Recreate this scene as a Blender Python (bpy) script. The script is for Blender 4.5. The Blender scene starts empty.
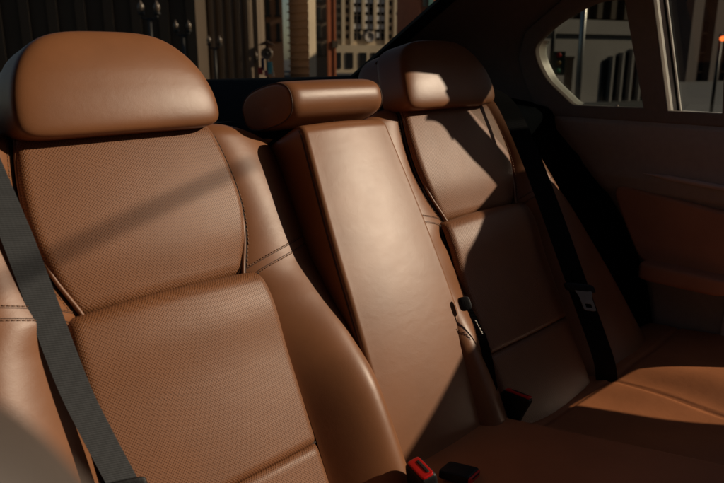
import bpy, bmesh, math, random
from mathutils import Vector, Matrix

# ------------------------------------------------------------------ camera, sky, sun, exposure
random.seed(7)
SC = bpy.context.scene
COL = SC.collection
Z0 = 1.20                      # eye height above the road
SUN = Vector((1.0, -0.85, 0.64)).normalized()      # towards the sun

cam_d = bpy.data.cameras.new("camera")
cam = bpy.data.objects.new("camera", cam_d); COL.objects.link(cam)
cam.location = (0, 0, Z0)
cam.rotation_euler = (math.radians(90 - 15.1), 0, math.radians(-44.5))
cam_d.sensor_width = 36.0
cam_d.lens = 36.0 * 680 / 724
cam_d.clip_start = 0.01
cam_d.clip_end = 3000
cam_d.dof.use_dof = True
cam_d.dof.focus_distance = 1.18
cam_d.dof.aperture_fstop = 7.0
SC.camera = cam

wd = bpy.data.worlds.new("World"); SC.world = wd
wd.use_nodes = True
wn = wd.node_tree.nodes; wl = wd.node_tree.links
bgn = wn.get("Background") or wn.new("ShaderNodeBackground")
sky = wn.new("ShaderNodeTexSky"); sky.sky_type = 'NISHITA'; sky.sun_disc = False
sky.sun_elevation = math.asin(SUN.z)
sky.sun_rotation = math.atan2(SUN.x, SUN.y)
wl.new(sky.outputs[0], bgn.inputs[0])
bgn.inputs[1].default_value = 0.05

sd = bpy.data.lights.new("sun", 'SUN'); sd.energy = 3.9; sd.angle = math.radians(0.6)
sd.color = (1.0, 0.83, 0.62)
so = bpy.data.objects.new("sun", sd); COL.objects.link(so)
so.rotation_euler = (-SUN).to_track_quat('-Z', 'Y').to_euler()
so.location = (4, -4, 5)

SC.view_settings.view_transform = 'Standard'
SC.view_settings.look = 'None'
SC.view_settings.exposure = -0.12
SC.view_settings.gamma = 1.0

# ------------------------------------------------------------------ helpers
def lerp(a, b, t): return a + (b - a) * t

def tab(t, x):
    if x <= t[0][0]: return t[0][1]
    for (x0, y0), (x1, y1) in zip(t, t[1:]):
        if x <= x1:
            u = (x - x0) / (x1 - x0)
            return lerp(y0, y1, u)
    return t[-1][1]

def stab(t, x):
    """smooth (Catmull-Rom style) table lookup, t sorted by x"""
    n = len(t)
    if x <= t[0][0]: return t[0][1]
    if x >= t[-1][0]: return t[-1][1]
    for i in range(n - 1):
        if x <= t[i + 1][0]:
            x0, y0 = t[i]; x1, y1 = t[i + 1]; h = x1 - x0
            m0 = (y1 - y0) / h if i == 0 else (y1 - t[i - 1][1]) / (x1 - t[i - 1][0])
            m1 = (y1 - y0) / h if i == n - 2 else (t[i + 2][1] - y0) / (t[i + 2][0] - x0)
            u = (x - x0) / h
            return ((2*u**3 - 3*u*u + 1) * y0 + (u**3 - 2*u*u + u) * h * m0 +
                    (-2*u**3 + 3*u*u) * y1 + (u**3 - u*u) * h * m1)

def empty(name, loc, label, cat, group=None):
    o = bpy.data.objects.new(name, None); COL.objects.link(o)
    o.location = Vector(loc) + Vector((0, 0, Z0))
    o.empty_display_size = 0.05
    o['label'] = label; o['category'] = cat
    if group: o['group'] = group
    bpy.context.view_layer.update()
    return o

def wm(o):
    return (wm(o.parent) if o.parent else Matrix.Identity(4)) @ o.matrix_basis

def mk(name, verts, faces, m, parent=None, uvs=None, smooth=True, mats=None, fm=None, label=None):
    """verts in eye-relative world coordinates"""
    me = bpy.data.meshes.new(name)
    off = Vector((0, 0, Z0))
    if parent is not None:
        mw = wm(parent).inverted()
        vs = [mw @ (Vector(v) + off) for v in verts]
    else:
        vs = [Vector(v) + off for v in verts]
    me.from_pydata([tuple(v) for v in vs], [], faces)
    for mm in (mats or [m]): me.materials.append(mm)
    if fm:
        for p, i in zip(me.polygons, fm): p.material_index = i
    if smooth:
        me.polygons.foreach_set('use_smooth', [True] * len(me.polygons))
    if uvs:
        ul = me.uv_layers.new(name="UVMap")
        for p in me.polygons:
            for li in p.loop_indices:
                ul.data[li].uv = uvs[me.loops[li].vertex_index]
    me.update()
    o = bpy.data.objects.new(name, me); COL.objects.link(o)
    if parent is not None: o.parent = parent
    if label: o['label'] = label
    return o

class MB:
    def __init__(s): s.v = []; s.f = []; s.uv = []
    def add(s, vs, fs, uv=None):
        b = len(s.v); s.v += [tuple(v) for v in vs]; s.f += [tuple(i + b for i in f) for f in fs]
        s.uv += uv if uv else [(v[0], v[2]) for v in vs]
    def box(s, lo, hi, fr=None):
        x0, y0, z0 = lo; x1, y1, z1 = hi
        vs = [(x0,y0,z0),(x1,y0,z0),(x1,y1,z0),(x0,y1,z0),(x0,y0,z1),(x1,y0,z1),(x1,y1,z1),(x0,y1,z1)]
        if fr: vs = [fr(*v) for v in vs]
        s.add(vs, [(0,3,2,1),(4,5,6,7),(0,1,5,4),(1,2,6,5),(2,3,7,6),(3,0,4,7)])
    def grid(s, fn, nu, nv, flip=False):
        vs = []; uv = []
        for j in range(nv + 1):
            for i in range(nu + 1):
                p, q = fn(i / nu, j / nv); vs.append(p); uv.append(q)
        fs = []
        for j in range(nv):
            for i in range(nu):
                a = j * (nu + 1) + i
                f = (a, a + 1, a + nu + 2, a + nu + 1)
                fs.append(f[::-1] if flip else f)
        s.add(vs, fs, uv)
    def tube(s, pts, r, n=8, caps=True):
        pts = [Vector(p) for p in pts]; rings = []; up = Vector((0.13, 0.31, 0.94))
        m = len(pts)
        for i, p in enumerate(pts):
            t = (pts[min(i + 1, m - 1)] - pts[max(i - 1, 0)]).normalized()
            a = t.cross(up)
            if a.length < 1e-4: a = t.cross(Vector((1, 0, 0)))
            a.normalize(); b = t.cross(a)
            rr = r[i] if isinstance(r, (list, tuple)) else r
            rings.append([p + a * rr * math.cos(2*math.pi*k/n) + b * rr * math.sin(2*math.pi*k/n) for k in range(n)])
        vs = [v for R in rings for v in R]; fs = []
        for i in range(m - 1):
            for k in range(n):
                a = i*n + k; b = i*n + (k+1) % n
                fs.append((a, b, b + n, a + n))
        if caps:
            fs.append(tuple(range(n - 1, -1, -1))); fs.append(tuple((m-1)*n + k for k in range(n)))
        s.add(vs, fs)
    def lathe(s, c, prof, n=16, axis=None):
        c = Vector(c); vs = []; fs = []
        for (r, z) in prof:
            for k in range(n):
                a = 2*math.pi*k/n
                v = Vector((r*math.cos(a), r*math.sin(a), z))
                if axis: v = axis @ v
                vs.append(c + v)
        for i in range(len(prof) - 1):
            for k in range(n):
                a = i*n + k; b = i*n + (k+1) % n
                fs.append((a, b, b + n, a + n))
        s.add(vs, fs)
    def build(s, name, m, parent=None, smooth=True, label=None, mats=None, fm=None):
        return mk(name, s.v, s.f, m, parent, s.uv, smooth, mats, fm, label)

def poly_slab(outer, holes, thick, to3, bevel=0.0, name='slab', m=None, parent=None, res=2, smooth=False):
    """a flat plate with holes cut in it, outline in 2D, given real thickness, mapped by to3(u, v, h)"""
    cu = bpy.data.curves.new(name, 'CURVE'); cu.dimensions = '2D'; cu.fill_mode = 'BOTH'
    cu.extrude = thick / 2; cu.bevel_depth = bevel; cu.bevel_resolution = res
    for loop in [outer] + holes:
        sp = cu.splines.new('POLY'); sp.points.add(len(loop) - 1); sp.use_cyclic_u = True
        for p, q in zip(sp.points, loop): p.co = (q[0], q[1], 0, 1)
    ob = bpy.data.objects.new('tmp', cu); COL.objects.link(ob)
    dg = bpy.context.evaluated_depsgraph_get()
    me = bpy.data.meshes.new_from_object(ob.evaluated_get(dg))
    bpy.data.objects.remove(ob)
    vs = [to3(v.co.x, v.co.y, v.co.z) for v in me.vertices]
    fs = [tuple(p.vertices) for p in me.polygons]
    uv = [(v.co.x, v.co.y) for v in me.vertices]
    bpy.data.meshes.remove(me)
    return mk(name, vs, fs, m, parent, uv, smooth)

def smooth_loop(pts, n=8, closed=True):
    out = []; m = len(pts)
    for i in range(m if closed else m - 1):
        p0, p1, p2, p3 = (pts[(i-1) % m] if closed or i > 0 else pts[0], pts[i], pts[(i+1) % m],
                          pts[(i+2) % m] if closed or i + 2 < m else pts[-1])
        for k in range(n):
            t = k / n
            out.append(tuple(0.5 * ((2*b) + (-a + c)*t + (2*a - 5*b + 4*c - d)*t*t + (-a + 3*b - 3*c + d)*t**3)
                             for a, b, c, d in zip(p0, p1, p2, p3)))
    if not closed: out.append(tuple(pts[-1]))
    return out

def round_poly(pts, r, n=6):
    """rounded corners; r one number or a list"""
    out = []; m = len(pts)
    for i in range(m):
        rr = r[i] if isinstance(r, (list, tuple)) else r
        p = Vector(pts[i]); a = Vector(pts[i-1]) - p; b = Vector(pts[(i+1) % m]) - p
        ra = min(rr, a.length*.45); rb = min(rr, b.length*.45)
        A = p + a.normalized()*ra; B = p + b.normalized()*rb
        for k in range(n + 1):
            t = k / n
            q = A*(1-t)**2 + p*2*t*(1-t) + B*t*t
            out.append((q.x, q.y))
    return out

# ------------------------------------------------------------------ materials
def mat(name):
    m = bpy.data.materials.new(name); m.use_nodes = True
    nt = m.node_tree; b = nt.nodes.get("Principled BSDF")
    return m, nt, b

def N(nt, t, **kw):
    n = nt.nodes.new(t)
    for k, v in kw.items():
        if hasattr(n, k): setattr(n, k, v)
        else: n.inputs[k].default_value = v
    return n

def ramp(nt, src, stops):
    r = nt.nodes.new("ShaderNodeValToRGB")
    e = r.color_ramp.elements
    while len(e) < len(stops): e.new(0.5)
    for x, (p, c) in zip(e, stops): x.position = p; x.color = (c[0], c[1], c[2], 1)
    nt.links.new(src, r.inputs[0]); return r

def leather(name, base, rough=0.40, perf=0.0, spec=0.42, grain=0.16, wrinkle=0.075):
    m, nt, b = mat(name); L = nt.links
    tc = N(nt, "ShaderNodeTexCoord")
    n1 = N(nt, "ShaderNodeTexNoise"); n1.inputs['Scale'].default_value = 9; n1.inputs['Detail'].default_value = 5
    L.new(tc.outputs['Object'], n1.inputs['Vector'])
    c = Vector(base)
    rp = ramp(nt, n1.outputs['Fac'], [(0.3, c * 0.88), (0.7, c * 1.10)])
    colour = rp.outputs['Color']
    # roughness patches
    n2 = N(nt, "ShaderNodeTexNoise"); n2.inputs['Scale'].default_value = 26; n2.inputs['Detail'].default_value = 6
    L.new(tc.outputs['Object'], n2.inputs['Vector'])
    mr = N(nt, "ShaderNodeMapRange"); mr.inputs[3].default_value = rough - 0.02; mr.inputs[4].default_value = rough + 0.03
    L.new(n2.outputs['Fac'], mr.inputs[0]); L.new(mr.outputs[0], b.inputs['Roughness'])
    # grain: small pebbled cells + soft creases
    v1 = N(nt, "ShaderNodeTexVoronoi"); v1.feature = 'DISTANCE_TO_EDGE'; v1.inputs['Scale'].default_value = 620
    L.new(tc.outputs['Object'], v1.inputs['Vector'])
    n3 = N(nt, "ShaderNodeTexNoise"); n3.inputs['Scale'].default_value = 55; n3.inputs['Detail'].default_value = 8
    n3.inputs['Distortion'].default_value = 0.6
    L.new(tc.outputs['Object'], n3.inputs['Vector'])
    b1 = N(nt, "ShaderNodeBump"); b1.inputs['Strength'].default_value = wrinkle; b1.inputs['Distance'].default_value = 0.0022
    L.new(n3.outputs['Fac'], b1.inputs['Height'])
    b2 = N(nt, "ShaderNodeBump"); b2.inputs['Strength'].default_value = grain; b2.inputs['Distance'].default_value = 0.0006
    L.new(v1.outputs['Distance'], b2.inputs['Height']); L.new(b1.outputs[0], b2.inputs['Normal'])
    # slow undulation and sitting creases
    mp0 = N(nt, "ShaderNodeMapping"); mp0.inputs['Scale'].default_value = (7, 10, 22)
    L.new(tc.outputs['Object'], mp0.inputs['Vector'])
    n4 = N(nt, "ShaderNodeTexNoise"); n4.inputs['Scale'].default_value = 1.0; n4.inputs['Detail'].default_value = 2
    n4.inputs['Distortion'].default_value = 1.2
    L.new(mp0.outputs[0], n4.inputs['Vector'])
    b4 = N(nt, "ShaderNodeBump"); b4.inputs['Strength'].default_value = 0.018; b4.inputs['Distance'].default_value = 0.012
    L.new(n4.outputs['Fac'], b4.inputs['Height']); L.new(b4.outputs[0], b1.inputs['Normal'])
    last = b2
    if perf:
        uv = N(nt, "ShaderNodeUVMap")
        mp = N(nt, "ShaderNodeMapping"); mp.inputs['Rotation'].default_value = (0, 0, math.radians(45))
        s = 1 / 0.0030
        mp.inputs['Scale'].default_value = (s, s, s)
        L.new(uv.outputs[0], mp.inputs['Vector'])
        vo = N(nt, "ShaderNodeTexVoronoi"); vo.voronoi_dimensions = '2D'; vo.feature = 'F1'
        vo.inputs['Scale'].default_value = 1.0; vo.inputs['Randomness'].default_value = 0.06
        L.new(mp.outputs[0], vo.inputs['Vector'])
        hole = N(nt, "ShaderNodeMapRange"); hole.inputs[1].default_value = 0.20; hole.inputs[2].default_value = 0.36
        hole.inputs[3].default_value = 0.0; hole.inputs[4].default_value = 1.0
        L.new(vo.outputs['Distance'], hole.inputs[0])
        mx = N(nt, "ShaderNodeMix"); mx.data_type = 'RGBA'
        mx.inputs[6].default_value = (c.x*perf, c.y*perf*0.92, c.z*perf*0.85, 1)
        L.new(hole.outputs[0], mx.inputs[0]); L.new(colour, mx.inputs[7])
        colour = mx.outputs[2]
        b3 = N(nt, "ShaderNodeBump"); b3.inputs['Strength'].default_value = 0.5; b3.inputs['Distance'].default_value = 0.0012
        L.new(hole.outputs[0], b3.inputs['Height']); L.new(b2.outputs[0], b3.inputs['Normal'])
        last = b3
    L.new(colour, b.inputs['Base Color']); L.new(last.outputs[0], b.inputs['Normal'])
    b.inputs['Specular IOR Level'].default_value = spec
    return m

def plain(name, base, rough=0.5, metal=0.0, noise=0.12, scale=30, bump=0.0, spec=0.5):
    m, nt, b = mat(name); L = nt.links
    tc = N(nt, "ShaderNodeTexCoord"); n1 = N(nt, "ShaderNodeTexNoise")
    n1.inputs['Scale'].default_value = scale; n1.inputs['Detail'].default_value = 6
    L.new(tc.outputs['Object'], n1.inputs['Vector'])
    c = Vector(base)
    rp = ramp(nt, n1.outputs['Fac'], [(0.3, c*(1-noise)), (0.7, c*(1+noise))])
    L.new(rp.outputs[0], b.inputs['Base Color'])
    b.inputs['Roughness'].default_value = rough; b.inputs['Metallic'].default_value = metal
    b.inputs['Specular IOR Level'].default_value = spec
    if bump:
        bp = N(nt, "ShaderNodeBump"); bp.inputs['Strength'].default_value = bump; bp.inputs['Distance'].default_value = 0.002
        n2 = N(nt, "ShaderNodeTexNoise"); n2.inputs['Scale'].default_value = scale*12; n2.inputs['Detail'].default_value = 4
        L.new(tc.outputs['Object'], n2.inputs['Vector']); L.new(n2.outputs['Fac'], bp.inputs['Height'])
        L.new(bp.outputs[0], b.inputs['Normal'])
    return m

def glass(name, tint):
    m, nt, b = mat(name); L = nt.links
    out = nt.nodes.get("Material Output"); nt.nodes.remove(b)
    tr = N(nt, "ShaderNodeBsdfTransparent"); tr.inputs[0].default_value = (*tint, 1)
    gl = N(nt, "ShaderNodeBsdfGlossy"); gl.inputs['Roughness'].default_value = 0.02
    fr = N(nt, "ShaderNodeFresnel"); fr.inputs[0].default_value = 1.45
    mx = N(nt, "ShaderNodeMixShader")
    L.new(fr.outputs[0], mx.inputs[0]); L.new(tr.outputs[0], mx.inputs[1]); L.new(gl.outputs[0], mx.inputs[2])
    L.new(mx.outputs[0], out.inputs[0])
    return m

def webbing(name, base, sheen=0.15, spec=0.4):
    m, nt, b = mat(name); L = nt.links
    uv = N(nt, "ShaderNodeUVMap")
    sp = N(nt, "ShaderNodeSeparateXYZ"); L.new(uv.outputs[0], sp.inputs[0])
    def wave(src, f, ph=0):
        a = N(nt, "ShaderNodeMath"); a.operation = 'MULTIPLY'; a.inputs[1].default_value = f; L.new(src, a.inputs[0])
        c = N(nt, "ShaderNodeMath"); c.operation = 'SINE'; L.new(a.outputs[0], c.inputs[0]); return c.outputs[0]
    wv = wave(sp.outputs[1], 2*math.pi/0.0028); wu = wave(sp.outputs[0], 2*math.pi/0.0050)
    ad = N(nt, "ShaderNodeMath"); ad.operation = 'ADD'; L.new(wv, ad.inputs[0])
    hu = N(nt, "ShaderNodeMath"); hu.operation = 'MULTIPLY'; hu.inputs[1].default_value = 0.18; L.new(wu, hu.inputs[0])
    L.new(hu.outputs[0], ad.inputs[1])
    c = Vector(base)
    mr = N(nt, "ShaderNodeMapRange"); mr.inputs[1].default_value = -1.5; mr.inputs[2].default_value = 1.5
    L.new(ad.outputs[0], mr.inputs[0])
    nz = N(nt, "ShaderNodeTexNoise"); nz.inputs['Scale'].default_value = 120; L.new(uv.outputs[0], nz.inputs['Vector'])
    mm = N(nt, "ShaderNodeMath"); mm.operation = 'MULTIPLY_ADD'; mm.inputs[1].default_value = 0.5; mm.inputs[2].default_value = 0.0
    L.new(nz.outputs['Fac'], mm.inputs[0])
    a2 = N(nt, "ShaderNodeMath"); a2.operation = 'MULTIPLY_ADD'; a2.inputs[1].default_value = 0.7
    L.new(mr.outputs[0], a2.inputs[0]); L.new(mm.outputs[0], a2.inputs[2])
    rp = ramp(nt, a2.outputs[0], [(0.1, c*0.7), (0.9, c*1.35)])
    L.new(rp.outputs[0], b.inputs['Base Color'])
    bp = N(nt, "ShaderNodeBump"); bp.inputs['Strength'].default_value = 0.4; bp.inputs['Distance'].default_value = 0.0008
    L.new(mr.outputs[0], bp.inputs['Height']); L.new(bp.outputs[0], b.inputs['Normal'])
    b.inputs['Roughness'].default_value = 0.62; b.inputs['Sheen Weight'].default_value = sheen; b.inputs['Specular IOR Level'].default_value = spec
    return m

BR = (0.220, 0.090, 0.038)
M = {}
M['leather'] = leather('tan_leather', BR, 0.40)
M['perf'] = leather('perforated_tan_leather', BR, 0.45, perf=0.55)
M['perf_fine'] = leather('finely_perforated_tan_leather', BR, 0.45, perf=0.66)
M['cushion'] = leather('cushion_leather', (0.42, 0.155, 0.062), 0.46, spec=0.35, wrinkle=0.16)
M['door_leather'] = leather('door_leather', (0.50, 0.24, 0.145), 0.46, spec=0.3)
M['piping'] = plain('leather_piping', (0.20, 0.085, 0.04), 0.45)
M['thread'] = plain('seam_thread', (0.17, 0.08, 0.04), 0.7)
M['crease'] = plain('stitched_crease', (0.055, 0.024, 0.013), 0.7)
M['gap'] = plain('dark_seam', (0.018, 0.010, 0.007), 0.8)
M['black'] = plain('black_plastic', (0.012, 0.012, 0.013), 0.5, bump=0.2, spec=0.25)
M['cloth'] = plain('black_cloth', (0.006, 0.008, 0.011), 0.9, bump=0.6, spec=0.05)
M['trim'] = plain('brown_grey_trim_cloth', (0.22, 0.18, 0.16), 0.85, bump=0.5, scale=60, noise=0.05)
M['doortop'] = plain('dark_door_top', (0.40, 0.34, 0.30), 0.6, bump=0.3, scale=60, noise=0.05)
M['strip'] = plain('satin_trim_strip', (0.55, 0.45, 0.41), 0.35, spec=0.6)
M['cream'] = plain('pale_window_reveal', (0.80, 0.79, 0.72), 0.35)
M['chrome'] = plain('bright_metal_strip', (0.80, 0.78, 0.76), 0.28, metal=0.6)
M['steel'] = plain('brushed_steel', (0.55, 0.54, 0.53), 0.35, metal=0.9)
M['white_paint'] = plain('pale_painted_reveal', (0.85,0.83,0.80), 0.35)
M['red'] = plain('red_plastic', (0.55, 0.010, 0.010), 0.35)
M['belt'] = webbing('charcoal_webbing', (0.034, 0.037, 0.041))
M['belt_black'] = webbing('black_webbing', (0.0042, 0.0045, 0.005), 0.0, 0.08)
M['white'] = plain('white_tag', (0.7, 0.68, 0.62), 0.6)
M['glass_rear'] = glass('tinted_rear_glass', (0.82, 0.78, 0.70))
M['glass_side'] = glass('tinted_side_glass', (0.26, 0.27, 0.24))
M['glass_door'] = glass('lighter_door_glass', (0.62, 0.63, 0.59))
M['grey_leather'] = leather('grey_brown_leather', (0.085, 0.068, 0.058), 0.5)

# ------------------------------------------------------------------ ground
mb = MB()
mb.add([(-400,-400,-Z0),(400,-400,-Z0),(400,400,-Z0),(-400,400,-Z0)], [(0,1,2,3)])
g = mb.build('road', plain('asphalt', (0.05,0.05,0.05), 0.9, scale=3, bump=0.4)); g['kind'] = 'structure'

# ------------------------------------------------------------------ the cabin
ALPHA = math.radians(27)
UPv = Vector((0, math.sin(ALPHA), math.cos(ALPHA)))
NRM = Vector((0, -math.cos(ALPHA), math.sin(ALPHA)))
ORG = Vector((0, 0.952, -0.113))
VT, RB = -0.012, 0.040
def S(x, v, w):
    """point on the reclined seat: x across the car, v up the backrest, w out of it; the top rolls back"""
    if v <= VT:
        return Vector((x, 0, 0)) + ORG + UPv*v + NRM*w
    th = (v - VT) / RB
    base = ORG + UPv*VT - NRM*RB
    return Vector((x, 0, 0)) + base + (NRM*math.cos(th) + UPv*math.sin(th)) * max(0.004, RB + w)
def SF(x, v, w):
    return Vector((x, 0, 0)) + ORG + UPv*v + NRM*w

def sx(y, z): return 1.7075 - 0.25*z if z > -0.13 else 1.74
def side3(u, v, h): return Vector((sx(u, v) + h, u, v))

body = empty('car_cabin', (0.82, 1.2, -0.7), 'dark brown cabin shell with roof pillar, parcel shelf and tinted rear window behind the seats', 'car interior')

# parcel shelf, closing panel behind the seats, floor, left wall
mb = MB()
prof = [(0.985,-0.30),(0.99,-0.17),(1.01,-0.135),(1.05,-0.125),(1.20,-0.098),(1.40,-0.066),(1.52,-0.052),(1.60,-0.060)]
mb.grid(lambda s, t: ((lerp(-0.12, 1.75, s), *[stab([(i/7, p[k]) for i, p in enumerate(prof)], t) for k in (0,1)]), (s, t)), 12, 40)
mb.build('parcel_shelf', M['cloth'], body)
mb = MB()
mb.grid(lambda s, t: (SF(lerp(-0.12, 1.75, s), lerp(-0.85, -0.03, t), -0.10), (s, t)), 4, 8)
mb.build('back_panel', M['cloth'], body)
mb = MB(); mb.box((-0.15, -1.3, -1.02), (1.86, 1.1, -1.0)); mb.build('floor', M['cloth'], body, smooth=False)
mb = MB(); mb.box((-0.17, -1.3, -1.0), (-0.12, 1.65, -0.12)); mb.box((-0.17, 0.10, -0.12), (-0.12, 1.65, 0.28)); mb.box((-0.17, -1.3, -0.12), (-0.12, -0.45, 0.28)); mb.build('side_wall', M['trim'], body, smooth=False)
mb = MB(); mb.box((-0.17, -1.35, -1.0), (1.80, -1.3, 0.05)); mb.build('dashboard', M['black'], body, smooth=False)
# silver guide slots beside the centre headrest
mb = MB()
for (y, z, w_) in ((1.012,-0.138,0.004),(1.003,-0.158,0.004)):
    mb.box((0.70, y-0.004, z-0.0012), (0.86, y, z+0.0012))
mb.build('guide_strip', plain('dull_guide_strip', (0.16,0.17,0.18), 0.4), body, smooth=False)

# roof: closed over the left and the rear, unseen gap at right front shaped to admit sun
RZ = 0.275
def roof(s, t):
    x = lerp(-0.13, 1.67, s); y = lerp(0.665, 1.16, t) - 0.105*min(1, max(0, s-0.6)/0.3)*(1-t)
    z = RZ - 0.06*abs(2*s-1)**4 - 0.10*max(0, (t-0.35)/0.65)**2
    return (x, y, z), (x, y)
mb = MB(); mb.grid(roof, 24, 20); mb.grid(lambda s, t: (Vector(roof(s, t)[0]) + Vector((0,0,0.03)), (s, t)), 24, 20)
mb.box((-0.13, -0.20, 0.26), (0.62, 0.66, 0.30)); mb.box((-0.13, -1.3, 0.26), (1.72, -0.66, 0.30)); mb.box((-0.13, -0.658, 0.26), (0.25, -0.202, 0.30))
mb.build('headliner', M['trim'], body)

# C-pillar: loft from the rear window's edge to the side window opening
E1 = [(1.640,0.46,0.225),(1.56,0.80,0.235),(1.500,1.02,0.215),(1.478,1.169,0.145),(1.495,1.33,0.052),(1.517,1.509,-0.05),(1.53,1.60,-0.10)]
E3 = [(1.668,0.46,0.160),(1.668,0.80,0.163),(1.672,0.955,0.140),(1.690,1.065,0.068),(1.708,1.094,-0.002),(1.726,1.075,-0.075),(1.742,1.03,-0.15)]
A1 = smooth_loop(E1, 6, False); A3 = smooth_loop(E3, 6, False)
def pil(s, t):
    i = t*(len(A1)-1); k = min(int(i), len(A1)-2); f = i-k
    a = Vector(A1[k]).lerp(Vector(A1[k+1]), f); b = Vector(A3[k]).lerp(Vector(A3[k+1]), f)
    p = a.lerp(b, s)
    bul = math.sin(math.pi*s)*0.018
    return p + Vector((bul*0.8, 0.25*bul, 0.8*bul)), (s, t)
mb = MB(); mb.grid(pil, 20, 40); mb.build('pillar_trim', M['trim'], body)
# lower quarter trim: black panel beside the seat
qp = [(1.10,-0.152),(0.93,-0.152),(0.90,-0.30),(0.80,-0.45),(0.72,-0.60),(0.66,-0.78),(0.66,-1.0),(1.4,-1.0),(1.5,-0.10),(1.12,-0.06)]
poly_slab(qp, [], 0.02, lambda u, v, h: Vector((1.752+h, u, v)), 0.004, 'quarter_trim', M['cloth'], body)

# rear window glass (sloping) + black seal along its right edge
RN = Vector((0, 0.5, 0.87)).normalized()
def rw(x, d):   # d metres up the glass from its foot
    return Vector((x, 1.515, -0.052)) + Vector((0, -0.87, 0.5))*d
mb = MB()
mb.grid(lambda s, t: (rw(lerp(0.10, 1.55, s), lerp(-0.02, 0.62, t)), (s, t)), 2, 2)
mb.build('rear_window', M['glass_rear'], body, smooth=False)
mb = MB()
mb.add([rw(1.448,-0.03)-RN*0.004, rw(1.56,-0.03)-RN*0.004, rw(1.52,0.42)-RN*0.004, rw(1.425,0.42)-RN*0.004,
        rw(1.448,-0.03)+RN*0.004, rw(1.56,-0.03)+RN*0.004, rw(1.52,0.42)+RN*0.004, rw(1.425,0.42)+RN*0.004],
       [(0,1,2,3),(7,6,5,4),(0,4,5,1),(1,5,6,2),(2,6,7,3),(3,7,4,0)])
mb.build('window_seal', M['black'], body, smooth=False)

# painted outer skin behind the trims
poly_slab([(0.476,-1.0),(1.75,-1.0),(1.75,-0.09),(1.2,-0.09),(1.12,-0.140),(0.476,-0.140)], [], 0.01, lambda u, v, h: Vector((1.80+h, u, v)), 0.0, 'outer_skin', M['black'], body)
# ------------------------------------------------------------------ right rear door
door = empty('rear_door', (1.74, 0.66, -0.9), 'dark rear door with quarter window, brown leather panel and armrest at the right', 'car door')
quarter = [(0.738,-0.127),(0.940,-0.129),(1.018,-0.062),(1.047,-0.008),(1.050,0.036),(0.972,0.096),(0.86,0.142),(0.786,0.142)]
qr = round_poly(quarter, [0.006,0.012,0.02,0.03,0.03,0.06,0.04,0.01], 5)
mainw = [(0.553,-0.131),(0.688,-0.131),(0.729,0.15),(0.70,0.185),(0.553,0.195)]
frame_outer = [(0.494,-0.150),(1.04,-0.150),(1.075,-0.075),(1.094,-0.002),(1.066,0.066),(0.956,0.138),(0.82,0.20),(0.66,0.235),(0.494,0.245)]
poly_slab(frame_outer, [qr, mainw], 0.014, lambda u, v, h: side3(u, v, h-0.004), 0.006, 'window_frame', M['trim'], door, 3, True)
# deep outer reveal of the quarter window (cream) and glass
def reveal(loop, d0, d1, lo, hi, name, m, sc=0.97):
    mb = MB(); n = len(loop); cx = sum(p[0] for p in loop)/n; cz = sum(p[1] for p in loop)/n
    idx = [i for i in range(n) if lo(loop[i])]
    vs = []; fs = []
    for i in range(n):
        u, v = loop[i]
        vs.append(side3(u, v, d0)); vs.append(side3(cx+(u-cx)*sc, cz+(v-cz)*sc, d1))
    for i in range(n):
        j = (i+1) % n
        if lo(loop[i]) and lo(loop[j]): fs.append((2*i, 2*j, 2*j+1, 2*i+1))
    mb.add(vs, fs); return mb.build(name, m, door)
reveal(qr, 0.004, 0.040, lambda p: p[0] > 0.93 and p[1] < 0.05, None, 'window_reveal', M['cream'], 0.935)
mb = MB()
mb.box((0.73, -0.1275, 0.012), (0.95, -0.1235, 0.03), lambda u, v, h: side3(u, v, h))
mb.build('sill_strip', M['chrome'], door, smooth=False)
mb = MB()
mb.add([side3(u, v, 0.034) for u, v in [(0.72,-0.14),(1.08,-0.14),(1.08,0.16),(0.75,0.16)]], [(0,1,2,3)])
mb.build('quarter_glass', M['glass_side'], door, smooth=False)
mb = MB()
mb.add([side3(u, v, 0.050) for u, v in [(0.54,-0.14),(0.70,-0.14),(0.735,0.19),(0.54,0.20)]], [(0,1,2,3)])
mb.build('door_glass', M['glass_door'], door, smooth=False)
# rear jamb of the door window: deep bright reveal, dark channel, thin bright bead
def ye(z): return 0.688 + (z+0.131)/0.281*0.041
def jamb(name, m, quad):
    """quad: four (dy, h) corners extruded up along the jamb"""
    mb = MB(); vs = [side3(ye(z)+dy, z, h) for z in (-0.130, 0.0, 0.16) for dy, h in quad]; k = len(quad); fs = []
    for i in range(2):
        for q in range(k): fs.append((i*k+q, i*k+(q+1) % k, (i+1)*k+(q+1) % k, (i+1)*k+q))
    fs += [tuple(range(k)), tuple(2*k+q for q in range(k))[::-1]]
    mb.add(vs, fs); return mb.build(name, m, door, smooth=False)
jamb('divider_bar', M['white_paint'], [(-0.0005,-0.006),(0.004,-0.006),(0.004,0.042),(-0.006,0.042)])
jamb('divider_channel', M['black'], [(-0.0065,0.041),(-0.0125,0.041),(-0.0125,0.045),(-0.0065,0.045)])
jamb('divider_bead', M['white_paint'], [(-0.013,0.039),(-0.0165,0.039),(-0.0165,0.045),(-0.013,0.045)])
mb = MB(); mb.box((0.556,-0.1305,0.014),(0.668,-0.127,0.046), lambda u, v, h: side3(u, v, h)); mb.build('sill_bead', M['white_paint'], door, smooth=False)
# lock pin
mb = MB()
mb.tube([(1.742,0.822,-0.155),(1.742,0.822,-0.118)], 0.004, 8); mb.tube([(1.742,0.822,-0.140),(1.735,0.795,-0.128),(1.733,0.785,-0.124)], [0.004,0.003,0.002], 8)
mb.build('lock_pin', M['strip'], door)
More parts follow.
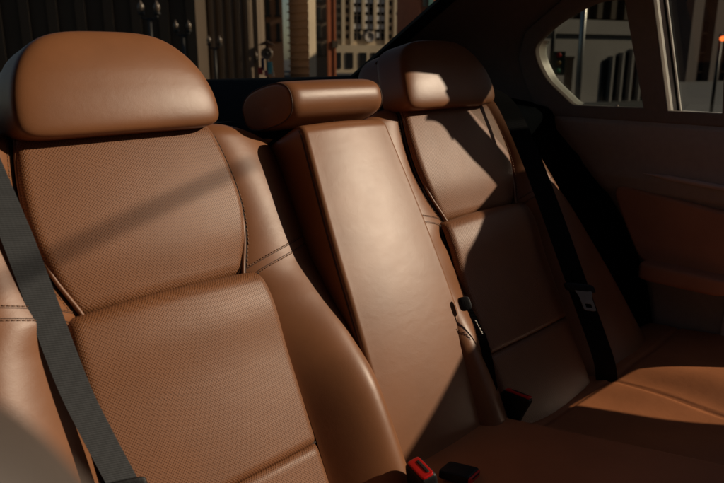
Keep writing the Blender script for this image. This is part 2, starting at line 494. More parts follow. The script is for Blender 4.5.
# door panel: top roll, main panel, leather insert, armrest, trim strip
dprof = [(1.748,-0.145),(1.730,-0.150),(1.722,-0.165),(1.722,-0.20),(1.728,-0.26),(1.724,-0.30),(1.735,-0.335),(1.752,-0.36),(1.756,-0.60),(1.756,-1.0)]
def dp(s, t):
    i = t*(len(dprof)-1); k = min(int(i), len(dprof)-2); f = i-k
    x = lerp(dprof[k][0], dprof[k+1][0], f); z = lerp(dprof[k][1], dprof[k+1][1], f)
    rear = tab([(-1.0,0.62),(-0.62,0.69),(-0.45,0.76),(-0.30,0.88),(-0.15,1.03)], z)
    y = lerp(0.48, rear, s)
    if s > 0.93: x += (s-0.93)/0.07*0.012
    return (x, y, z), (y, z)
mb = MB(); mb.grid(dp, 30, 54); mb.build('door_panel', M['doortop'], door)
ins = round_poly([(0.48,-0.370),(0.80,-0.330),(0.770,-0.40),(0.705,-0.512),(0.48,-0.512)], [0.005,0.03,0.05,0.03,0.005])
poly_slab(ins, [], 0.012, lambda u, v, h: Vector((1.742+h+0.05*max(0,-0.42-v)*-1.0, u, v)), 0.008, 'leather_panel', M['door_leather'], door, 3, True)
def rbox_verts(c, ax, hs, k=(6,6,6), n=10, deform=None):
    vs = []; fs = []; key = {}
    def vid(p):
        q = tuple(round(x, 5) for x in p)
        if q not in key: key[q] = len(vs); vs.append(p)
        return key[q]
    for d in range(3):
        for s in (-1, 1):
            for i in range(n):
                for j in range(n):
                    quad = []
                    for (a, b) in ((i,j),(i+1,j),(i+1,j+1),(i,j+1)):
                        p = [0,0,0]
                        # cluster samples towards the edges
                        p[d] = s
                        p[(d+1)%3] = math.sin((a/n*2-1)*math.pi/2)
                        p[(d+2)%3] = math.sin((b/n*2-1)*math.pi/2)
                        quad.append(vid(tuple(p)))
                    fs.append(tuple(quad if s > 0 else quad[::-1]))
    out = []
    for p in vs:
        kk = k[0]
        r = sum(abs(x)**kk for x in p)**(1/kk)
        q = [x/r for x in p]
        q = deform(q) if deform else q
        out.append(Vector(c) + ax[0]*q[0]*hs[0] + ax[1]*q[1]*hs[1] + ax[2]*q[2]*hs[2])
    return out, fs
XYZ = (Vector((1,0,0)), Vector((0,1,0)), Vector((0,0,1)))
mb = MB(); v, f = rbox_verts((1.735, 0.592, -0.530), XYZ, (0.058, 0.108, 0.024), (7,), 12); mb.add(v, f)
mb.build('armrest', M['door_leather'], door)
mb = MB()
def strip(s, t):
    y = lerp(0.48, 0.725, s); z0 = lerp(-0.300, -0.284, s); hh = 0.006*min(1, (1-s)/0.25)+0.0005
    return (1.7195 - 0.003*math.sin(math.pi*t), y, z0 + (t-0.5)*2*hh), (s, t)
mb.grid(strip, 20, 6); mb.build('trim_strip', M['strip'], door)

# unseen plate at B-pillar and right front door, outline cut to shape sunlight
fd = empty('front_door_mask', (1.74, -0.3, -0.9), 'dark unseen plate in the front door position, outline cut to shape the sunlight', 'car door')
poly_slab([(-1.25,-0.75),(-0.3,-0.51),(0.02,-0.404),(0.155,-0.358),(0.330,-0.497),(0.27,-0.56),(0.0,-0.80),(-1.25,-0.95),(-1.25,-1.0),(0.492,-1.0),(0.492,0.36),(0.412,0.36),(0.414,0.29),(0.414,0.245),
           (0.416,0.20),(0.425,0.13),(0.455,0.025),(0.35,0.045),(0.22,0.045),(0.16,0.015),(0.02,-0.005),(-0.22,0.024),(-1.25,0.05)], [], 0.02,
          lambda u, v, h: Vector((1.745+h, u, v)), 0.004, 'door_panel', M['doortop'], fd)

# ------------------------------------------------------------------ outboard seats
PIPE_O = [(-0.26,0.122),(-0.235,0.127),(-0.18,0.148),(-0.125,0.159),(-0.07,0.158),(-0.02,0.151),(0.01,0.143),(0.06,0.125)]
OUT_I = [(-0.68,0.288),(-0.50,0.286),(-0.34,0.290),(-0.17,0.312),(-0.04,0.306),(0.01,0.290),(0.06,0.270)]
OUT_O = [(-0.68,0.47),(-0.63,0.455),(-0.465,0.395),(-0.31,0.330),(-0.135,0.262),(0.0,0.228),(0.06,0.22)]

BW1 = [(-0.68,0.032),(-0.45,0.032),(-0.32,0.026),(-0.22,0.020),(-0.10,0.016),(0.0,0.012),(0.06,0.010)]
BW2 = [(-0.68,0.180),(-0.47,0.180),(-0.38,0.130),(-0.28,0.055),(-0.16,0.010),(0.0,-0.012),(0.06,-0.036)]
BW0 = [(-0.68,0.009),(-0.30,0.008),(-0.245,-0.005),(0.06,-0.006)]
def edge_drop(d, e, drop):
    if d >= e: return 0.0
    u = 1 - max(d, 0)/e
    return -drop*(1 - math.sqrt(max(0, 1-u*u)))

def csamp(t): return 0.5 - 0.5*math.cos(math.pi*t)*(0.75 + 0.25*math.cos(math.pi*t)**2)

def seat(name, c, sgn, label):
    PF = M['perf'] if sgn > 0 else M['perf_fine']
    root = empty(name, (c, 0.70, -0.70), label, 'car seat')
    def P(o, v, w): return S(c + sgn*o, v, w)
    flip = sgn < 0
    # upper perforated panel
    v0, v1 = -0.236, 0.052
    def up(s, t):
        s = csamp(s); t = csamp(t)
        v = lerp(v0, v1, t); h = stab(PIPE_O, v); o = lerp(-h, h, s)
        puff = 0.010*(1-(o/h)**2)*0.6 + 0.006*math.sin(math.pi*min(1, max(0, t)))
        sag = -0.008*math.exp(-((v+0.236)/0.05)**2)
        w = 0.010 + puff + sag + edge_drop(min(o+h, h-o), 0.012, 0.012) + edge_drop(v-v0, 0.018, 0.014)
        return P(o, v, w), (sgn*o, v)
    mb = MB(); mb.grid(up, 60, 70, flip); mb.build('upper_panel', PF, root)
    # lumbar panel with a rounded top roll
    a0, a1 = -0.515, -0.236
    def hl(v): return stab([(-0.52,0.153),(-0.40,0.155),(-0.28,0.154),(-0.236,0.148)], v)
    def lo(s, t):
        s = csamp(s); t = csamp(t)
        v = lerp(a0, a1, t); h = hl(v); o = lerp(-h, h, s)
        vc = v + 0.004*(1-(o/h)**2)*(1 if t > 0.5 else 0)*t
        w = 0.019 + 0.008*(1-(o/h)**2) + 0.007*math.exp(-((v+0.29)/0.05)**2)
        w += edge_drop(min(o+h, h-o), 0.014, 0.013) + edge_drop(a1-v, 0.022, 0.022) + edge_drop(v-a0, 0.012, 0.010)
        return P(o, vc, w), (sgn*o, v)
    mb = MB(); mb.grid(lo, 60, 70, flip); mb.build('lumbar_panel', PF, root)
    # lower panel
    def bt(s, t):
        s = csamp(s); t = csamp(t)
        v = lerp(-0.70, -0.515, t); h = 0.153; o = lerp(-h, h, s)
        w = 0.019 + 0.006*(1-(o/h)**2) + edge_drop(min(o+h, h-o), 0.014, 0.013) + edge_drop(-0.515-v, 0.012, 0.010)
        return P(o, v, w), (sgn*o, v)
    mb = MB(); mb.grid(bt, 50, 30, flip); mb.build('lower_panel', PF, root)
    # bolsters
    def inner_edge(v):
        if v > -0.236: return stab(PIPE_O, v)
        return stab([(-0.70,0.153),(-0.40,0.155),(-0.275,0.152),(-0.236,0.1275)], v)
    def bolster(side, out, wid):
        def HH(v):
            if wid: return stab([(-0.68,0.055),(-0.45,0.060),(-0.25,0.056),(-0.12,0.045),(0.0,0.026),(0.06,0.018)], v)
            return stab([(-0.68,0.058),(-0.45,0.062),(-0.27,0.050),(-0.12,0.036),(0.0,0.020),(0.06,0.014)], v)
        def pt(t, v):
            oi = inner_edge(v); oo = stab(out, v); W = oo - oi; H = HH(v)
            if wid: B = [(oi,-0.006),(oi+0.30*W,1.05*H),(oo+0.02,1.5*H),(oo-0.005,-0.05)]
            else:   B = [(oi,stab(BW0, v)),(oi+0.22*W,stab(BW1, v)),(oo+tab([(-0.36,0.016),(-0.2,0.0)], v),stab(BW2, v)),(oo-0.002,-0.085)]
            k = ((1-t)**3, 3*t*(1-t)**2, 3*t*t*(1-t), t**3)
            o = sum(a*b[0] for a, b in zip(k, B)); w = sum(a*b[1] for a, b in zip(k, B))
            return o, w
        def fn(s, t):
            v = lerp(-0.70, 0.062, t); o, w = pt(s, v)
            return P(side*o, v, w), (side*sgn*o, v)
        mb = MB(); mb.grid(fn, 40, 190, flip if side > 0 else not flip); b = mb.build('bolster', M['leather'], root)
        # double stitched seam running across the bolster
        mb = MB()
        for dv in (0.008, -0.010):
            for i in range(34):
                pp = []
                for q in (0.15, 0.5, 0.85):
                    t = 0.03 + (i+q)/34*0.82; v = -0.238 + 0.055*t + dv; o, w = pt(t, v)
                    pp.append(P(side*o, v, w+0.0004))
                mb.tube(pp, 0.0008, 5)
        mb.build('stitching', M['thread'], b)
        mb = MB()
        for dv in (0.0055, -0.0075):
            pp = []
            for i in range(60):
                t = 0.02 + i/59*0.86; v = -0.238 + 0.055*t + dv; o, w = pt(t, v); pp.append(P(side*o, v, w-0.0004))
            mb.tube(pp, 0.0008, 6)
        mb.build('seam', M['crease'], b)
        return pt
    bi = bolster(1, OUT_I, False); bo = bolster(-1, OUT_O, True)
    # dark seam bed + piping + stitches along the upper panel
    for side in (1, -1):
        pts = []; bed = []
        for i in range(90):
            v = lerp(-0.240, 0.05, i/89); h = stab(PIPE_O, v)
            pts.append(P(side*(h-0.0015), v, 0.0045)); bed.append(P(side*(h+0.0035), v, 0.0005))
        mb = MB(); mb.tube(pts, 0.0030, 8); pp = mb.build('piping', M['piping'], root)
        mb = MB(); mb.tube(bed, 0.0022, 6); mb.build('seam', M['gap'], pp)
        mb = MB(); v = -0.225
        while v < 0.02:
            o0 = stab(PIPE_O, v) + 0.0085; q = []
            for dv in (0, 0.0022, 0.0044):
                o = stab(PIPE_O, v+dv) + 0.0085
                oi = inner_edge(v+dv); W = stab(OUT_I if side > 0 else OUT_O, v+dv) - oi
                # find t on the bolster where it has this offset
                t = 0.0; f_ = bi if side > 0 else bo
                for k in range(60):
                    if f_(k/120, v+dv)[0] >= o: t = k/120; break
                oo, ww = f_(t, v+dv); q.append(P(side*oo, v+dv, ww+0.0004))
            mb.tube(q, 0.0010, 5); v += 0.0066
        mb.build('stitching', M['thread'], pp)
    # seams around the lumbar panel
    ring = []
    for i in range(41): ring.append((lerp(-0.146, 0.146, i/40), -0.2365, 0.0))
    mb = MB(); mb.tube([P(o, v, 0.0) for o, v, w in ring], 0.0022, 6)
    mb.tube([P(lerp(-0.153, 0.153, i/40), -0.515, 0.0085) for i in range(41)], 0.0018, 6)
    for side in (1, -1):
        mb.tube([P(side*(hl(v)+0.0005), v, 0.0055) for v in [lerp(-0.69, -0.240, i/60) for i in range(61)]], 0.0020, 6)
    mb.build('seam', M['gap'], root)
    # headrest: leather pad in front of a slightly smaller rear shell
    def dfm(q):
        a, b, w = q
        hgt = (b+1)/2
        a0 = abs(a)
        a *= 1 - 0.27*hgt**2.2 + 0.015*math.sin(math.pi*hgt)
        b -= 0.27*a0**4*hgt**2
        w = w - 0.85*hgt**2.4 + 0.16*(1-(a*a))
        b += 0.05*(1-a*a)*(1 if b > 0 else 0)
        return a, b, w
    T = math.radians(13); ax = (Vector((1,0,0)), Vector((0, math.sin(T), math.cos(T))), Vector((0, -math.cos(T), math.sin(T))))
    hx = c if sgn > 0 else c - 0.012
    hc = SF(hx, 0.0735, 0.020)
    mb = MB(); v, f = rbox_verts(hc, ax, (0.151, 0.073, 0.044), (9.0,), 30, dfm); mb.add(v, f)
    hr = mb.build('headrest', M['leather'], root)
    def dfm2(q):
        a, b, w = q; hgt = (b+1)/2
        return a*(1-0.26*hgt**2.2), b - 0.25*abs(a)**4*hgt**2, w - 0.25*hgt**3 + (0.0 if w > 0 else 0.25*hgt**3)
    mb = MB(); v, f = rbox_verts(hc + Vector((0, 0.068, -0.006)), ax, (0.143, 0.058, 0.066), (6.0,), 20, dfm2); mb.add(v, f)
    mb.build('headrest_back', M['leather'], hr)
    for d in (-0.06, 0.06):
        mb = MB(); mb.tube([SF(c+d, 0.02, -0.03), SF(c+d, -0.12, -0.03)], 0.006, 10)
        mb.build('headrest_post', M['steel'], hr)
    return root, P, bo

seatL, PL, boL = seat('rear_seat', 0.445, 1, 'large tan perforated leather rear seat with rounded headrest, nearest at the left')
seatR, PR, boR = seat('rear_seat', 1.193, -1, 'tan leather rear seat mostly in shade beside the dark door')

# ------------------------------------------------------------------ centre section with fold-down armrest and headrest
ctr = empty('centre_seat', (0.83, 0.72, -0.70), 'narrow smooth tan leather centre backrest with a small roll headrest, between the two wide seats', 'car seat')
AV0, AV1 = -0.70, -0.020
def arm_c(v): return tab([(-0.66,0.829),(-0.02,0.830)], v)
def arm_h(v): return stab([(-0.70,0.134),(-0.58,0.130),(-0.25,0.119),(-0.02,0.101)], v)
def arm_prof(v):
    d = AV1 - v
    top = 0.062 - 0.022*(max(0.0, d-0.28)/0.36)**2
    e = 0.022
    if d < e: top -= 0.022*(1 - math.sqrt(max(0, 1-(1-d/e)**2)))
    h = arm_h(v)
    if d < e: h -= 0.008*(1 - math.sqrt(max(0, 1-(1-d/e)**2)))
    return h, top
def arm_sec(v, n=10):
    h, top = arm_prof(v); r = 0.011; pts = [(-h+0.004, -0.10), (-h+0.002, -0.05), (-h, top-r-0.02)]
    for k in range(n+1):
        a = math.pi - k/n*math.pi/2
        pts.append((-h+r + r*math.cos(a), top-r + r*math.sin(a)))
    for k in range(1, 16):
        o = lerp(-h+r, h-r, k/16); pts.append((o, top + 0.006*(1-(o/(h-r))**2)))
    for k in range(n+1):
        a = math.pi/2 - k/n*math.pi/2
        pts.append((h-r + r*math.cos(a), top-r + r*math.sin(a)))
    pts += [(h, top-r-0.02), (h-0.002, -0.05), (h-0.004, -0.10)]
    return pts
mb = MB(); nv = 110; vs = []; uv = []; np_ = len(arm_sec(-0.3))
for j in range(nv+1):
    t = j/nv; t = 1-(1-t)**2 if t > 0 else 0
    v = lerp(AV0, AV1, t)
    for (o, w) in arm_sec(v): vs.append(SF(arm_c(v)+o, v, w)); uv.append((o, v))
fs = [(j*np_+i, j*np_+i+1, (j+1)*np_+i+1, (j+1)*np_+i) for j in range(nv) for i in range(np_-1)]
fs.append(tuple(nv*np_+i for i in range(np_)))
mb.add(vs, fs, uv); armo = mb.build('armrest', M['leather'], ctr)
mb = MB()
def arm_edge(v, side):
    h, top = arm_prof(v); return SF(arm_c(v) + side*(h-0.0012), v, top-0.0085)
for side in (-1, 1):
    mb.tube([arm_edge(lerp(AV0, AV1-0.012, i/70), side) for i in range(71)], 0.0021, 6)
mb.build('seam', M['crease'], armo)
# black pull strap with a small white tag
def ribbon(pts, wd, width, th=0.0022, nsub=6):
    P_ = smooth_loop([tuple(p) for p in pts], nsub, False); W_ = smooth_loop([tuple(w) for w in wd], nsub, False)
    vs = []; uv = []; fs = []; L = 0
    for i, (p, w) in enumerate(zip(P_, W_)):
        p = Vector(p); w = Vector(w).normalized()
        if i: L += (p - Vector(P_[i-1])).length
        t = (Vector(P_[min(i+1, len(P_)-1)]) - Vector(P_[max(i-1, 0)])).normalized()
        nn = w.cross(t).normalized(); ww = width[min(len(width)-1, i*len(width)//len(P_))] if isinstance(width, list) else width
        for (a, b) in ((-.5,-.5),(-.5,.4),(0,.5),(.5,.4),(.5,-.5)):
            vs.append(p + w*a*ww + nn*b*th); uv.append((a*ww, L))
    m = len(P_)
    for i in range(m-1):
        for k in range(5):
            a = i*5+k; b = i*5+(k+1) % 5
            fs.append((a, b, b+5, a+5))
    return vs, fs, uv
mb = MB()
sp = [(0.957,0.694,-0.459),(0.962,0.677,-0.494),(0.965,0.665,-0.53),(0.967,0.653,-0.575),(0.968,0.646,-0.615),(0.968,0.650,-0.66)]
mb.add(*ribbon([Vector(p) for p in [Vector(q)+NRM*0.010 for q in [(0.953,0.712,-0.432)]+sp[:]]], [Vector((0.72,-0.69,0.0))]*7, [0.010,0.012,0.017,0.017,0.016,0.013,0.010])); st = mb.build('pull_strap', M['belt_black'], ctr, False)
mb = MB(); v, f = rbox_verts(Vector((0.953,0.712,-0.438))+NRM*0.011, (Vector((0.75,-0.6,0.2)).normalized(), Vector((0,0.4,0.9)).normalized(), Vector((-0.5,-0.7,0.2)).normalized()), (0.011,0.013,0.005), (4,), 6); mb.add(v, f)
mb.build('strap_clip', M['black'], st)
mb = MB()
for i in range(9):
    a = i/9; z = -0.455 - 0.026*a
    mb.tube([Vector((0.9525+0.007*a, 0.678-0.013*a, z-0.003)), Vector((0.9545+0.007*a+0.0015*(i % 2), 0.677-0.013*a, z-0.0050))], 0.0009, 5)
mb.build('strap_tag', M['white'], st)
# roll headrest: D-shaped section swept across, with seamed end caps
def roll_sec(n=36):
    out = []
    for k in range(n):
        a = 2*math.pi*k/n; ca, sa = math.cos(a), math.sin(a); p = 2/2.7
        y = math.copysign(abs(ca)**p, ca); z = math.copysign(abs(sa)**p, sa)
        out.append((y, z))
    return out
rs = roll_sec()
mb = MB(); vs = []; fs = []
HX0, HX1 = 0.718, 0.934; rr = 0.022
st_ = []
for i in range(7):
    a = i/6*math.pi/2; st_.append((HX0 + rr*(1-math.sin(a)), 1 - 0.16*(1-math.cos(a)) if False else 1-0.16*(1-math.sin(a))**1.6))
xs = [(HX0, 0.0), (HX0-0.001, 0.45), (HX0, 0.80)] + [(HX0 + rr*(1-math.cos(i/6*math.pi/2)), 0.86 + 0.14*math.sin(i/6*math.pi/2)) for i in range(7)]
mid = [(lerp(HX0+rr, HX1-rr, i/10), 1.0 + 0.02*math.sin(math.pi*i/10)) for i in range(1, 10)]
xs = xs + mid + [(HX0+HX1-x, r) for x, r in xs[::-1]]
hcv, hcw = 0.034, 0.000
HAX_U = Vector((0, 0.25, 0.97)).normalized(); HAX_N = Vector((0, -0.97, 0.25)).normalized()
hcen = SF(0, hcv, hcw)
for x, r in xs:
    for (y, z) in rs:
        vs.append(Vector((x, 0, 0)) + hcen + HAX_N*y*0.078*r + HAX_U*z*0.038*r)
n = len(rs)
for i in range(len(xs)-1):
    for k in range(n):
        a = i*n+k; b = i*n+(k+1) % n; fs.append((a, b, b+n, a+n))
mb.add(vs, fs); mh = mb.build('headrest', M['leather'], ctr)
for x in (HX0+0.0015, HX1-0.0015):
    mb = MB(); ring = [Vector((x, 0, 0)) + hcen + HAX_N*y*0.078*0.925 + HAX_U*z*0.038*0.925 for (y, z) in rs]; ring.append(ring[0])
    mb.tube(ring, 0.0012, 6, False); mb.build('seam', M['crease'], mh)
for d in (-0.045, 0.045):
    mb = MB(); mb.tube([SF(0.83+d, 0.01, -0.02), SF(0.83+d, -0.10, -0.02)], 0.006, 10)
    mb.build('headrest_post', M['steel'], mh)

# ------------------------------------------------------------------ bench cushion
cush = empty('bench_cushion', (0.82, 0.35, -0.9), 'wide brown leather bench cushion in the foreground at lower right, striped by sunlight', 'seat cushion')
def gauss(d, s): return math.exp(-(d/s)**2)
def sm(t): t = max(0.0, min(1.0, t)); return t*t*(3-2*t)
def cz(x, y):
    z = -0.703 + 0.028*min(1, (0.70-y)/0.45)
    z -= 0.030*gauss(y - 0.715, 0.030)
    # raised middle between the two seats
    xe = 0.965 + (0.62-y)*0.26
    hump = sm((x-0.655)/0.09)*(1-sm((x-xe)/0.075))
    z += 0.062*hump
    z -= 0.006*gauss(x-xe-0.085, 0.006)
    for c, sg in ((0.445, 1), (1.215, -1)):
        o = (x-c)*sg
        z -= 0.006*math.exp(-((o)/0.12)**4)
        for e in (-0.165,):
            yb = e + 0.03*math.sin((0.7-y)*2)
            z -= 0.004*gauss(o-yb, 0.0045)
        if o < -0.165: z += 0.022*(1-math.exp(-((o+0.165)/0.07)**2))
    z -= 0.005*gauss(y-(0.600-0.012*math.cos(x*8)), 0.005)*(1-hump)
    z += 0.006*math.sin(x*19+y*13)*gauss(y-0.42, 0.16)*(1-hump)
    return z
def cfn(s, t):
    x = lerp(-0.11, 1.735, s); y = lerp(-0.02, 0.735, t)
    return (x, y, cz(x, y)), (x, y)
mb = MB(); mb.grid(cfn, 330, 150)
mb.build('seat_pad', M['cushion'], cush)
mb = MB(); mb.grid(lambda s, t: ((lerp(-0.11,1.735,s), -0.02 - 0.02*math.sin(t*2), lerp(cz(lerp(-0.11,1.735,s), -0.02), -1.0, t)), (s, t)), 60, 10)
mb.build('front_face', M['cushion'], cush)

# ------------------------------------------------------------------ belts
b1 = empty('seat_belt', (0.26, 0.9, -0.12), 'charcoal woven seat belt running down in front of the large left seat', 'seat belt', )
ctrs = [(0.240,0.03,0.045),(0.247,-0.03,0.045),(0.2555,-0.100,0.043),(0.2595,-0.136,0.042),(0.266,-0.22,0.040),(0.2745,-0.318,0.036),(0.284,-0.38,0.037),(0.2937,-0.436,0.040),(0.308,-0.52,0.046)]
mb = MB(); mb.add(*ribbon([SF(x, v, w) for x, v, w in ctrs], [Vector((1,-0.25,-0.10))]*len(ctrs), 0.036)); mb.build('webbing', M['belt'], b1, False)
mb = MB(); v, f = rbox_verts(SF(0.2975,-0.452,0.046), (Vector((1,-0.25,-0.10)).normalized(), UPv, NRM), (0.023,0.007,0.006), (5,), 8); mb.add(v, f)
mb.build('belt_stop', M['black'], b1)

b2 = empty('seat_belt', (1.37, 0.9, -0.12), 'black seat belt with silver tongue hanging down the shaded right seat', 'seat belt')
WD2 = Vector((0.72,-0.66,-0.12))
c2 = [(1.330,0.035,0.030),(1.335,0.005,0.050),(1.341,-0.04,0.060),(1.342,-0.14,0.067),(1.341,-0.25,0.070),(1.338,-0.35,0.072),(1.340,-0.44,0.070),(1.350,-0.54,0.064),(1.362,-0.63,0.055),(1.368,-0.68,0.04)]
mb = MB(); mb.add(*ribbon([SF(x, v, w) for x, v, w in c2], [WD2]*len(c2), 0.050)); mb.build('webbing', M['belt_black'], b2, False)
ax2 = (WD2.normalized(), UPv, WD2.normalized().cross(UPv).normalized())
fwd2 = ax2[2] if ax2[2].y < 0 else -ax2[2]
pc = SF(1.335, -0.460, 0.076)
mb = MB(); v, f = rbox_verts(pc, (ax2[0], UPv, fwd2), (0.034, 0.011, 0.008), (4,), 8); mb.add(v, f); tg = mb.build('tongue_handle', M['black'], b2)
def tng(u, v_, h): return pc + fwd2*(0.006+h) + ax2[0]*(u+0.003) + UPv*(v_-0.010)
poly_slab(round_poly([(-0.020,0.004),(0.020,0.004),(0.0135,-0.012),(0.0135,-0.042),(-0.0135,-0.042),(-0.0135,-0.012)], 0.005, 4),
          [[(-0.0075,-0.026),(0.0075,-0.026),(0.0075,-0.036),(-0.0075,-0.036)][::-1]], 0.0022, tng, 0.0004, 'tongue', M['steel'], b2)
mb = MB(); mb.tube([SF(1.318,0.012,0.034), SF(1.318,0.040,0.030), SF(1.335,0.050,0.024), SF(1.360,0.046,0.016), SF(1.372,0.020,0.004)], 0.0042, 8)
mb.build('belt_guide', M['black'], b2)

# ------------------------------------------------------------------ buckles
def buckle(label, top, axw, axt, axl, hw=0.026, ht=0.0115, hl=0.048, stalk=True, group='seat belt buckles at the back of the bench'):
    top = Vector(top); axw = Vector(axw).normalized(); axl = Vector(axl).normalized()
    axt = axw.cross(axl).normalized()
    r = empty('belt_buckle', top - axl*hl*2, label, 'buckle', group)
    def df(q):
        a, b, l = q; k = 0.95 + 0.05*(l+1)/2
        return a*k, b*k, l
    mb = MB(); v, f = rbox_verts(top - axl*hl, (axw, axt, axl), (hw, ht, hl), (9,), 10, df); mb.add(v, f)
    mb.build('housing', M['black'], r)
    # rim + red press button sunk into the top
    mb = MB(); v, f = rbox_verts(top - axl*0.0005, (axw, axt, axl), (hw*0.86, ht*0.70, 0.0030), (10,), 8); mb.add(v, f)
    bt_ = mb.build('press_button', M['red'], r)
    mb = MB(); v, f = rbox_verts(top + axl*0.0012 - axt*ht*0.25 + axw*hw*0.05, (axw, axt, axl), (hw*0.60, ht*0.18, 0.0022), (8,), 6); mb.add(v, f)
    mb.build('tongue_slot', M['gap'], bt_)
    if not stalk: return r
    mb = MB(); v, f = rbox_verts(top - axl*(2*hl+0.03), (axw, axt, axl), (hw*0.55, ht*0.35, 0.04), (6,), 6); mb.add(v, f)
    mb.build('stalk', M['belt_black'], r)
    return r
buckle('black buckle with bright red button in sunlight, against the foot of the centre backrest', (0.686,0.574,-0.590), (-0.30,-1,-0.05), None, (-0.30,-0.12,0.93), ht=0.0145)
buckle('black buckle with dull red top edge, upright in shade by the right seat', (1.012,0.615,-0.603), (0.02,-1,0.0), None, (0.12,-0.35,0.93), hw=0.030, ht=0.009, hl=0.04)
buckle('black buckle lying flat on the cushion with only a thin red edge showing', (0.768,0.535,-0.625), (1,0.12,0.0), None, (0.42,-0.88,-0.06), hw=0.018, ht=0.008, hl=0.024, stalk=False)

# ------------------------------------------------------------------ front seat shoulder, right by the lens
fs_ = empty('front_seat', (0.03, 0.05, -0.5), 'blurred grey brown leather shoulder of the seat in the bottom left corner', 'car seat')
mb = MB()
axf = (Vector((0.35,-0.94,0)).normalized(), Vector((-0.55,0.10,0.83)).normalized(), Vector((0.8,0.35,0.5)).normalized())
v, f = rbox_verts((-0.042, 0.125, -0.155), (Vector((1,0,0)), Vector((0,1,0)), Vector((0,0,1))), (0.095, 0.045, 0.115), (3.0,), 16); mb.add(v, f)
mb.build('backrest', M['grey_leather'], fs_)

# ------------------------------------------------------------------ the street outside
YAW = math.radians(44.5)
def frame(D, lat, rot=0):
    """a facade frame: lat metres to the right at distance D, turned by rot degrees about its own foot"""
    fh = Vector((math.sin(YAW), math.cos(YAW), 0)); rt = Vector((math.cos(YAW), -math.sin(YAW), 0))
    o = fh*D + rt*lat
    q = Matrix.Rotation(math.radians(rot), 4, 'Z'); r2 = (q @ rt); f2 = (q @ fh)
    return lambda u, d, z: o + r2*u + f2*d + Vector((0, 0, z))

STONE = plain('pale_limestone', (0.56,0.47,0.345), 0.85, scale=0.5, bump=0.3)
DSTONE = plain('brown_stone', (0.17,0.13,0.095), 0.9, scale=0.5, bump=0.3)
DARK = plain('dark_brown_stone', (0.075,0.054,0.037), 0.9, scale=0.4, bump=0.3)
BRICK = plain('dark_red_brown_brick', (0.17,0.10,0.065), 0.9, scale=0.5, bump=0.3)
GREY = plain('grey_stone', (0.30,0.28,0.27), 0.85, scale=0.6, bump=0.3)
DGREY = plain('dark_grey_stone', (0.075,0.058,0.05), 0.9, scale=0.5, bump=0.3)
PANE = plain('window_glass_dark', (0.02,0.022,0.025), 0.12, scale=0.7)
PPANE = plain('window_blind_pale', (0.62,0.64,0.66), 0.5, scale=0.9)
RUST = plain('orange_painted_steel', (0.42,0.13,0.05), 0.6, scale=2)
IRON = plain('black_iron', (0.015,0.015,0.015), 0.5)
GLOBE = plain('milk_glass', (0.15,0.12,0.095), 0.3)

# Art-deco tower, 60 m away
fr = frame(60, 0, 20)
tow = empty('office_tower', fr(0.6,0,-Z0), 'pale stone office tower with window rows and a round clock, through the rear window', 'building')
mb = MB(); mb.box((-2.9,0.0,-Z0),(3.4,8,9), fr); mb.box((-2.9,-0.5,-Z0),(3.4,0.0,1.05), fr)
for u in (-2.85,-1.72,-0.95,0.07,1.12,2.16,2.95): mb.box((u-0.14,-0.22,2.35 if u in (0.07,1.12) else 1.06),(u+0.14,0.0,8.9), fr)
mb.build('wall', STONE, tow, smooth=False)
proto = {}
def win(u, z, w, h, m, sub=True):
    key = (w, h, m.name)
    if key not in proto:
        mb = MB(); mb.box((-w/2,-0.06,-h/2),(w/2,-0.005,h/2), frame(0,0,20))
        a = mb.build('window', m, None, smooth=False); a.data.transform(Matrix.Translation((0,0,-Z0)))
        proto[key] = a; o = a
    else:
        o = proto[key].copy(); COL.objects.link(o)
    o.parent = tow
    o.location = Vector(fr(u, 0, z)) - Vector(fr(0.6,0,-Z0))
    return o
rw_z = [1.75+0.68*i for i in range(6)]
for bi_, u0 in enumerate((-0.45, 0.60, 1.64)):
    for i, z in enumerate(rw_z):
        for du in (-0.2, 0.2):
            pale = not (bi_ == 0 and i == 2) and not (bi_ != 1 and i == 0 and random.random() < .4) and random.random() < .9
            if bi_ == 1 and i == 0: continue
            win(u0+du, z+0.13, 0.27, 0.38, PPANE if pale else PANE); win(u0+du, z-0.19, 0.27, 0.20, PANE)
for u in (-2.4,-2.05,-1.33,2.55):
    for i, z in enumerate(rw_z): win(u, z, 0.22, 0.38, PANE)
for u in (-2.35,-1.3,-0.1,1.0,2.0):
    o = win(u, -0.2, 0.62, 1.3, PANE); o.location += Vector(fr(0,-0.5,0)) - Vector(fr(0,0,0))
mb = MB()
ax = Matrix((fr(1,0,0)-fr(0,0,0), fr(0,0,1)-fr(0,0,0), fr(0,-1,0)-fr(0,0,0))).transposed()
mb.lathe(fr(0.62,-0.05,1.72), [(0.0,0.10),(0.34,0.10),(0.36,0.14),(0.46,0.14),(0.48,0.0)], 32, ax)
ck = mb.build('clock', GREY, tow)
mb = MB()
mb.box((-0.02,-0.02,0),(0.02,0,0.26), lambda u, d, z: fr(0.62+u, -0.16+d, 1.72+z)); mb.box((0,-0.02,-0.02),(0.18,0,0.02), lambda u, d, z: fr(0.62+u, -0.16+d, 1.72+z))
mb.build('clock_hand', IRON, ck, smooth=False)

